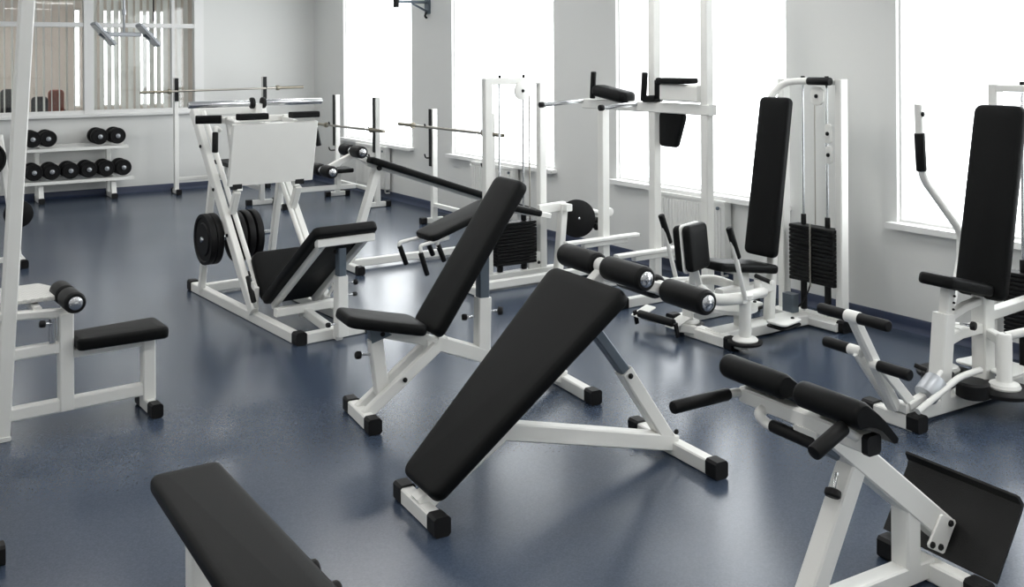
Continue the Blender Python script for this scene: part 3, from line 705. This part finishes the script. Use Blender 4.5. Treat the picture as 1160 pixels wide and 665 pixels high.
# ---- dip and knee-raise tower
def dip_tower():
    t = thing('dip_tower', 'tall white dip tower with black arm pads in front of the third window', 'dip station', (4.9, 5.59, 0), 0)
    f = MB()
    f.bar((0, .57, .04), (0, .57, 1.43), .07, .07)
    for v in (-.035, -.575):
        f.bar((0, v, .04), (0, v, 2.55), .07, .07); f.bar((-.30, v, .035), (.42, v, .035), .06, .07)
    f.bar((-.30, .57, .035), (.42, .57, .035), .06, .07)
    f.bar((0, .80, 1.435), (0, -.63, 1.435), .075, .075); f.bar((.38, .57, .04), (.38, -.575, .04), .06, .07)
    f.bar((0, -.035, 2.52), (0, -.575, 2.52), .07, .07)
    f.build('frame', WHITE, t)
    for v in (.57, -.035, -.575):
        for u in (-.32, .44):
            c = MB(); c.bar((u-.035, v, .04), (u+.035, v, .04), .074, .082, .01); c.build('foot_cap', RUBBER, t)
    for v, u0 in ((.79, -.43), (.13, -.36)):
        h = MB(); h.rod((-.02, v, 1.455), (u0, v, 1.455-.02), .017, .002, 14); h.build('dip_handle', CHROME, t)
        e = MB(); e.rod((u0+.01, v, 1.4355), (u0-.025, v, 1.434), .023, .005, 14); e.build('handle_cap', RUBBER, t)
    for v in (.63, .02): 
        grip(t, (-.05, v+.01, 1.48), (-.06, v-.02, 1.69), .023)
    p = MB(); p.pad((-.02, .425, 1.475), (0, 1, .14), (-1, 0, 0), rect(-.205, .205, -.075, .075), .09, .05, .035, 6); p.build('arm_pad', VINYL, t)
    b = MB(); b.bar((-.02, -.17, 1.55), (-.02, -.55, 1.545), .10, .12, .01); b.build('pad_box', WHITE, t)
    q = MB(); q.pad((-.02, -.33, 1.612), (0, 1, 0), (-1, 0, 0), rect(-.13, .20, -.075, .075), .042, .04, .014); q.bar((-.02, -.145, 1.50), (-.02, -.145, 1.635), .14, .05, .015); q.build('arm_pad', VINYL, t)
    q2 = MB(); q2.bar((-.02, .03, 1.495), (-.02, -.10, 1.50), .09, .05, .015); q2.build('elbow_pad', VINYL, t)
    k = MB(); k.pad((.045, -.215, 1.28), (0, -1, 0), (0, 0, 1), [(-.135, -.13), (.045, -.13), (.14, .125), (-.135, .125)], .05, .035, .018); k.build('back_pad', VINYL, t)
    for v in (.53, -.07):
        s = MB(); s.bar((-.40, v, .385), (.31, v, .385), .06, .03, .006); s.bar((-.23, v+.01, .355), (.20, v+.01, .355), .05, .045, .006)
        s.build('foot_step', WHITE, t)
dip_tower()

# ---- lying leg curl with cable tower
def leg_curl():
    t = thing('lying_leg_curl_machine', 'lying leg curl with sloping black pad and cable tower behind the adjustable bench', 'weight machine', (3.5, 6.55, 0), 0)
    # tower stands on the far side, posts along u
    f = MB()
    for u in (.70, 1.225): f.bar((u, .21, 0), (u, .21, 1.64), .06, .07, up=(1, 0, 0))
    f.bar((.67, .21, 1.615), (1.255, .21, 1.615), .06, .055); f.bar((.60, .21, .045), (1.40, .21, .045), .075, .07)
    f.build('tower_frame', WHITE, t)
    for u in (.82, 1.052):
        r = MB(); r.rod((u, .22, .07), (u, .22, 1.60), .009, .001, 12); r.build('guide_rod', CHROME, t)
        b = MB(); b.rod((u, .21, 1.64), (u, .21, 1.665), .013, .003, 10); b.build('top_bolt', RUBBER, t)
        bb = MB(); bb.rod((u, .22, .08), (u, .22, .125), .025, .004, 12); bb.build('rubber_buffer', RUBBER, t)
    sl = MB(); sl.rod((1.052, .22, .475), (1.052, .22, .56), .022, .003, 12); sl.build('slider_bush', RUBBER, t)
    n = 13
    for k in range(n):
        b = MB(); z = .13+k*.0265; b.bar((.765, .22, z+.013), (1.145, .22, z+.013), .10, .0235, .004); b.build('weight_plate', IRON, t)
    cb = MB(); cb.tube([(1.10, .20, .14), (1.10, .20, 1.50)], .006, 8); cb.build('cable', STEEL, t)
    d = MB(); d.lathe((1.015, .185, 1.535), (1.015, .165, 1.535), [(0, .07), (.003, .075), (.01, .068), (.017, .075), (.02, .07)], 28); o = d.build('pulley', WHITE, t)
    bl = MB(); bl.lathe((1.015, .165, 1.535), (1.015, .15, 1.535), [(0, .014), (.008, .012), (.012, .004)], 12); bl.build('bolt', RUBBER, o)
    h = MB(); h.pad((1.155, .185, .125), (-1, 0, 0), (0, 0, 1), rect(-.075, .075, -.085, .085), .03, .06, .006); o = h.build('pulley_housing', WHITE, t)
    bl = MB(); bl.lathe((1.155, .155, .13), (1.155, .14, .13), [(0, .014), (.008, .012), (.012, .004)], 12); bl.build('bolt', RUBBER, o)
    # bench body
    g = MB(); foot_bar(t, g, (.42, -.20, .035), (.42, .16, .035), .06, .07); foot_bar(t, g, (1.55, -.25, .035), (1.55, .25, .035), .06, .07)
    g.bar((.42, 0, .045), (1.55, 0, .045), .06, .065); g.bar((.46, 0, .05), (.42, 0, .57), .06, .06)
    g.bars([(.06, 0, .455), (.62, 0, .645), (1.15, 0, .53)], .06, .045); g.bar((1.28, .06, .05), (1.335, .06, .60), .07, .06)
    g.bar((1.10, .08, .575), (1.36, .08, .585), .05, .075); g.bar((1.34, -.02, .58), (1.34, .10, .58), .06, .06)
    g.build('frame', WHITE, t)
    sidepad(t, 'pad', (-.005, 0, .50), (.60, 0, .70), .29, .32, .05, (0, 0, -1), .06, .016)
    sidepad(t, 'thigh_pad', (.615, 0, .70), (1.00, 0, .60), .32, .32, .05, (0, 0, -1), .05, .016)
    for u, v, dz in ((-.145, .10, 0), (.035, .10, -.08), (-.085, -.13, 0), (.06, -.13, -.03)): pass
    hb = MB()
    for v, u0, u1 in ((.10, -.145, .0), (-.10, -.075, .05)):
        hb.tube([(.20, v*.3, .455), (u1, v, .455), (u0, v, .438), (u0+.008, v, .39)], .014, 12, .03)
    for v, u0 in ((.10, .085), (-.10, .066)):
        hb.tube([(.20, v*.3, .46), (u0, v, .462), (u0+.006, v, .41)], .014, 12, .03)
    hb.build('handle_bar', WHITE, t)
    for v, u0, z0, z1 in ((.10, -.140, .415, .268), (-.10, -.071, .385, .215), (.10, .088, .43, .31), (-.10, .072, .432, .30)):
        grip(t, (u0, v, z0), (u0+.055, v, z1), .019)
    cm = MB(); cm.lathe((1.48, .075, .47), (1.46, .03, .475), [(0, .12), (.0, .148), (.005, .155), (.02, .146), (.036, .155), (.04, .148), (.042, .02)], 36); o = cm.build('cam_disc', IRON, t)
    for a, z in ((1.475, .475), (1.56, .53)):
        bl = MB(); bl.lathe((a, .032, z), (a, .0, z), [(0, .012), (.006, .012), (.012, .006)], 12); bl.build('bolt', CHROME, o)
    ra = MB(); ra.tube([(1.47, .09, .52), (1.60, .08, .53), (1.80, .05, .47)], .02, 12, .05); ra.rod((1.80, .06, .50), (1.80, .02, .50), .035, .005); ra.build('roller_arm', WHITE, t)
    foam(t, (1.72, .06, .405), (1.72, .30, .405), .05, ()); foam(t, (1.72, -.02, .405), (1.60, -.02, .40), .03, (), 'counter_grip')
    ax = MB(); ax.bar((1.79, .05, .49), (1.73, .05, .405), .03, .02); ax.build('roller_bracket', WHITE, t)
leg_curl()
# ---- far decline bench with long thin pad
def decline_bench():
    t = thing('decline_bench', 'long thin black decline bench with foam rollers far back beside the window wall', 'exercise bench', (3.7, 7.9, 0), 0)
    f = MB(); foot_bar(t, f, (-.20, -.28, .035), (-.20, .28, .035), .06, .07); foot_bar(t, f, (1.62, -.22, .035), (1.62, .22, .035), .06, .07)
    f.bar((.08, 0, .86), (-.19, 0, .05), .08, .065); f.bar((-.19, 0, .05), (1.62, 0, .05), .06, .065); f.bar((1.62, 0, .05), (1.58, 0, .33), .06, .06)
    f.bar((-.02, 0, .90), (1.70, 0, .30), .06, .04)
    f.bars([(.06, 0, .88), (-.14, 0, .985), (-.42, 0, .86)], .05, .05); f.build('frame', WHITE, t)
    sidepad(t, 'pad', (-.02, 0, .965), (1.75, 0, .345), .28, .28, .055, (0, 0, -1), .05, .016)
    for u, z in ((-.15, 1.015), (-.42, .865)):
        ax = MB(); ax.rod((u, -.20, z), (u, .20, z), .014, .002, 12); ax.build('roller_axle', WHITE, t)
        foam(t, (u, -.20, z), (u, -.03, z), .052, (0, 1)); foam(t, (u, .03, z), (u, .20, z), .052, (0,))
    knob(t, (.06, -.03, .86), (0, -1, 0))
decline_bench()

# ---- barbell racks
def rack(name, label, o, deg, half, h, hook_z, bench=None, tilt=0.0, low=.50):
    """uprights at v=+-half; the bench (if any) runs toward -u"""
    t = thing(name, label, 'barbell rack', o, deg)
    f = MB()
    for s in (-1, 1):
        f.bar((0, half*s, .03), (-tilt, half*s, h), .06, .065)
        foot_bar(t, f, (-.17, half*s, .035), (.17, half*s, .035), .06, .07)
        st = MB(); st.bar((-.045-tilt*.45, half*s, h*low), (-.045-tilt*.98, half*s, h), .05, .012, .002, (1, 0, 0))
        sp = st.build('hook_strip', RUBBER, t)
        for k in range(2 if low < .6 else 1):
            z = hook_z - k*.33 - .028
            hk = MB(); hk.tube([(-.03, half*s, z), (-.10, half*s, z), (-.115, half*s, z+.045)], .009, 10, .02); hk.build('hook', RUBBER, t)
        for z in (hook_z+.12, hook_z-.12): bolt(t, (.03-tilt*z/h, half*s, z), (1, 0, 0), .018)
    f.bar((.0, -half, .20), (.0, half, .20), .05, .05)
    if bench:
        L, zt = bench
        f.bar((-.02, 0, .20), (-L+.1, 0, .20), .05, .06); f.bar((-L+.10, 0, .05), (-L+.10, 0, zt-.06), .06, .06); f.bar((-.25, 0, .2), (-.25, 0, zt-.06), .06, .06)
        foot_bar(t, f, (-L+.10, -.20, .035), (-L+.10, .20, .035), .06, .07)
    f.build('frame', WHITE, t)
    if bench:
        p = MB(); p.pad((-L/2-.06, 0, zt-.055), (1, 0, 0), (0, 1, 0), rect(-L/2+.02, L/2-.02, -.14, .14), .055, .05, .016); p.build('pad', VINYL, t)
    return t
def barbell(label, c, d, L, sleeve=.22, r=.0145):
    c = V(c); d = V(d).normalized(); t = thing('barbell', label, 'barbell', c)
    b = MB(); b.rod(-d*L/2, d*L/2, r, .003, 14); b.build('bar', STEEL, t)
    for s in (-1, 1):
        k = MB(); e = d*s*(L/2-sleeve)
        k.lathe(e, e+d*s, [(0, r), (.0, .032), (.012, .035), (.03, .035), (.045, .030), (.05, r*1.35), (sleeve, r*1.35)], 18); k.build('collar_sleeve', BRASS, t)
    return t
rack('squat_rack', 'white squat rack at the back wall behind the leg press', (4.2, 13.72, 0), 90, .61, 1.56, 1.41, (1.75, .44), 0, .80)
barbell('thin barbell lying across the squat rack at the back wall', (4.23, 13.62, 1.393), (1, 0, .012), 2.25, .40)
rack('bench_press_rack', 'white bench press rack in front of the farthest right-hand window', (5.28, 11.64, 0), 0, .605, 1.335, .965, (1.1, .44))
barbell('barbell on the bench press rack before the farthest right-hand window', (5.18, 11.68, .94), (0, 1, -.008), 2.1, .38)
rack('barbell_rack', 'white barbell rack between the first two window bays, behind the long decline bench', (5.28, 9.02, 0), 0, .59, 1.25, 1.075)
barbell('barbell held on the rack between the two farthest windows', (5.18, 9.15, 1.058), (0, 1, 0), 2.2, .36)

# ---- dumbbell rack and dumbbells
def dumbbell_rack():
    t = thing('dumbbell_rack', 'white two-shelf dumbbell rack against the back wall under the interior window', 'dumbbell rack', (2.35, 13.95, 0), 0)
    f = MB()
    for x in (-.42, .45):
        foot_bar(t, f, (x, -.28, .035), (x, .19, .035), .065, .07)
        f.bar((x, .12, .04), (x, .16, .70), .065, .06); f.bar((x, -.20, .05), (x, -.13, .25), .065, .06); f.bar((x, .14, .27), (x, -.19, .245), .055, .05); f.bar((x, .15, .68), (x, -.19, .655), .05, .05)
    f.bar((-.42, .14, .45), (.45, .14, .45), .04, .05); f.build('frame', WHITE, t)
    for z, w0, w1 in ((.685, -.62, .63), (.268, -.62, .70)):
        s = MB()
        for v, dz in ((-.17, 0), (.13, .022)): s.bar((w0, v, z+dz), (w1, v, z+dz), .10, .012, .003, (0, -.07, 1)); s.bar((w0, v-.055, z+dz-.012), (w1, v-.055, z+dz-.012), .008, .04, .002)
        s.build('shelf', WHITE, t)
dumbbell_rack()
def make_dumbbell(label):
    t = thing('dumbbell', label, 'dumbbell', (0, 0, 0), 0, 'dumbbells on the rack'); b = MB(); b.rod((0, -.09, 0), (0, .09, 0), .015, .002, 12); b.build('handle', CHROME, t)
    for s in (-1, 1):
        for k, (a, r) in enumerate(((.075, .106), (.112, .106), (.149, .098))):
            p = MB(); y0 = a*s; y1 = (a+.034)*s
            p.lathe((0, y0, 0), (0, y1, 0), [(0, .03), (0, r*.95), (.005, r), (.029, r), (.034, r*.95), (.034, r*.86), (.028, r*.82), (.028, .04), (.034, .035)], 26); p.build('plate', IRON, t)
        c = MB(); c.lathe((0, .183*s, 0), (0, .26*s, 0), [(0, .028), (.012, .028), (.016, .018), (.03, .016), (.034, .012)], 14); c.build('star_collar', SHEET, t)
    return t
row_words = {(.812, 0): 'black dumbbell on the top shelf beside the leaning white post', (.812, 1): 'second black dumbbell on the top shelf, left of the gap', (.812, 2): 'black dumbbell on the top shelf just right of the gap', (.812, 3): 'rightmost black dumbbell on the top shelf'}
low_words = ['black dumbbell on the lower shelf beside the leaning white post', 'second black dumbbell from the leaning post on the lower shelf', 'third black dumbbell from the leaning post on the lower shelf', 'fourth black dumbbell from the leaning post on the lower shelf', 'last but one black dumbbell at the right end of the lower shelf', 'rightmost black dumbbell on the lower shelf']
proto = None
for i, x in enumerate((1.84, 2.02, 2.635, 2.855)):
    loc = (x, 13.93, .815); lab = row_words[(.812, i)]
    if proto is None: proto = make_dumbbell(lab); proto.location = loc
    else: copy_thing(proto, loc, lab)
for i, x in enumerate((1.855, 2.06, 2.28, 2.50, 2.715, 2.925)): copy_thing(proto, (x, 13.93, .395), low_words[i])

# ---- plate tree half hidden behind the leaning post at the left edge
def plate_tree():
    t = thing('plate_tree', 'white A-frame plate tree mostly hidden behind the leaning post at the left edge', 'weight rack', (1.02, 9.80, 0), 0)
    f = MB(); foot_bar(t, f, (.19, -.25, .035), (.19, .25, .035), .06, .07); foot_bar(t, f, (-.36, -.25, .035), (-.36, .25, .035), .06, .07)
    f.bar((.17, 0, .05), (.02, 0, 1.15), .05, .06); f.bar((-.34, 0, .05), (-.02, 0, 1.15), .05, .06); f.bar((-.36, 0, .05), (.19, 0, .05), .05, .05)
    f.build('frame', WHITE, t)
    for u, z in ((.12, .50), (-.22, .50), (-.07, .95)):
        p = MB(); p.rod((u, -.22, z), (u, .22, z), .016, .002, 12); p.build('peg', CHROME, t)
plate_tree()
plate_thing((1.02, 9.80), 0, (-.09, -.07, .95), (0, 1, 0), .16, .05, 'black weight plate high on the plate tree at the left edge', 'weight plate')
b = MB(); b.lathe((1.17, 9.60, .47), (1.17, 9.71, .47), [(0, .025), (.0, .11), (.006, .118), (.05, .118), (.056, .11), (.056, .05), (.1, .045), (.11, .03)], 32)
tag(b.build('weight_plate', IRON), 'small black weight plate low on the plate tree right of the leaning post', 'weight plate')

# ---- radiators under the windows
def radiator(y0, y1, label):
    t = thing('radiator', label, 'radiator', (XW-.075, (y0+y1)/2, .12), 0, 'panel radiators under the windows')
    hw = (y1-y0)/2; b = MB(); n = int((y1-y0)/.035)
    b.box((-.015, -hw, 0), (.03, hw, .53), .006)
    for k in range(n):
        y = -hw + (k+.5)*(2*hw)/n; b.bar((-.018, y, .03), (-.018, y, .50), .020, .012, .005, (1, 0, 0))
    b.build('panel', RADM, t)
    c = MB(); c.box((-.03, -hw-.004, .525), (.045, hw+.004, .55), .004)
    for s in (-1, 1): c.box((-.026, s*hw-.005, 0), (.045, s*hw+.005, .54), .003)
    c.build('casing', RADM, t)
    for s in (-1, 1):
        k = MB(); k.box((.03, s*hw*.7-.02, .1), (.075, s*hw*.7+.02, .45), .003); k.build('wall_bracket', RADM, t)
    v = MB(); v.rod((-.028, -hw+.06, .49), (-.045, -hw+.06, .49), .014, .003, 12); v.build('bleed_valve', GREY, t)
    u = MB(); u.rod((0, hw, .50), (0, hw+.05, .50), .016, .003, 12); u.build('vent_plug', TRIM, t)
    p = MB(); p.tube([(0, -hw+.05, .02), (0, -hw+.05, -.05), (.075, -hw+.05, -.05)], .01, 10, .02); p.build('pipe', RADM, t)
radiator(5.61, 6.42, 'white panel radiator under the third window behind the dip tower')
radiator(8.62, 9.45, 'white panel radiator under the second window behind the cable tower')
radiator(11.6, 12.5, 'white panel radiator under the farthest window behind the bench press rack')

# ---- twin-panel fixture hung from the ceiling
def hanging_fixture():
    t = thing('hanging_twin_fixture', 'grey fixture with two tilted panels hanging from a ceiling rod at upper left', 'hanging fixture', (2.35, 11.0, 2.08), 0)
    r = MB(); r.rod((0, 0, .0), (0, 0, ZC-2.08), .012, .002, 12); r.rod((0, 0, ZC-2.08-.03), (0, 0, ZC-2.08), .06, .004); r.rod((0, 0, .20), (0, 0, .26), .02, .003); r.build('ceiling_rod', SHEET, t)
    b = MB(); b.bar((-.18, 0, -.005), (.17, 0, -.005), .06, .045, .006); b.build('crossbar', SHEET, t)
    for c, s, hgt in ((-.205, 1, .0), (.245, 1, -.01)):
        p = MB(); d = V((.66, 0, -.75)).normalized(); n = V((.75, 0, .66)); cc = V((c, 0, hgt))
        p.bar(cc-d*.15, cc+d*.15, .24, .035, .008, n); o = p.build('panel', SHEET, t)
        q = MB(); q.bar(cc-d*.13-n*.019*s, cc+d*.13-n*.019*s, .21, .006, .002, n); q.build('panel_face', TRIM, o)
        k = MB(); k.bar(cc+V((-.03, 0, .02)), cc+V((.03, 0, -.02)), .10, .07, .01); k.build('panel_joint', GREY, t)
hanging_fixture()
# ---- wall bracket between the first two windows
def wall_bracket():
    t = thing('wall_bracket', 'dark metal bracket arm fixed high on the wall between the two farthest windows', 'wall bracket', (XW, 10.60, 2.46), 0)
    b = MB(); b.box((-.02, -.06, -.12), (0, .06, .14), .003); b.build('wall_plate', GREY, t)
    a = MB(); a.bar((-.02, 0, .02), (-.43, 0, .02), .035, .035); a.bar((-.02, 0, -.09), (-.22, 0, .0), .025, .025); a.build('arm', GREY, t)
    c = MB(); c.rod((-.43, 0, .07), (-.43, 0, -.05), .035, .006); c.build('end_cap', RUBBER, t)
    h = MB(); h.tube([(-.03, 0, -.10), (-.05, 0, -.15), (-.02, 0, -.17)], .012, 10, .02); h.build('hook', RUBBER, t)
wall_bracket()
# ---- chairs glimpsed through the interior window
def far_chair(x, y, m, label, h):
    t = thing('high_chair', label, 'chair', (x, y, 0), 0)
    s = MB(); s.pad((0, 0, h-.50), (1, 0, 0), (0, 1, 0), rect(-.2, .2, -.2, .2), .06, .05, .015); s.build('seat', m, t)
    bk = MB(); bk.pad((0, -.21, h-.22), (1, 0, 0), (0, -.05, 1), rect(-.11, .11, -.22, .22), .04, .06, .015); bk.build('backrest', m, t)
    for sx in (-1, 1):
        for sy in (-1, 1):
            l = MB(); l.rod((.17*sx, .17*sy, 0), (.15*sx, .15*sy, h-.49), .014, .002, 10); l.build('leg', GREY, t)
    u = MB()
    for sx in (-1, 1): u.bar((.12*sx, -.18, h-.47), (.12*sx, -.22, h-.3), .03, .015)
    u.build('back_support', GREY, t)
far_chair(1.75, 15.5, DARKF, 'dark high chair seen through the interior window near the leaning post', 1.42)
far_chair(2.16, 15.7, DARKF, 'small dark chair seen through the interior window beside the reddish one', 1.30)
far_chair(2.45, 16.2, REDF, 'reddish chair seen through the interior window left of the thick mullion', 1.38)

# ------------------------------------------------------------------ view
vs = scene.view_settings; vs.view_transform = 'Standard'; vs.look = 'None'; vs.gamma = 1; vs.use_curve_mapping = False; vs.exposure = 0.12
scene.cycles.max_bounces = 8; scene.cycles.transparent_max_bounces = 12
scene.cycles.sample_clamp_indirect = 6
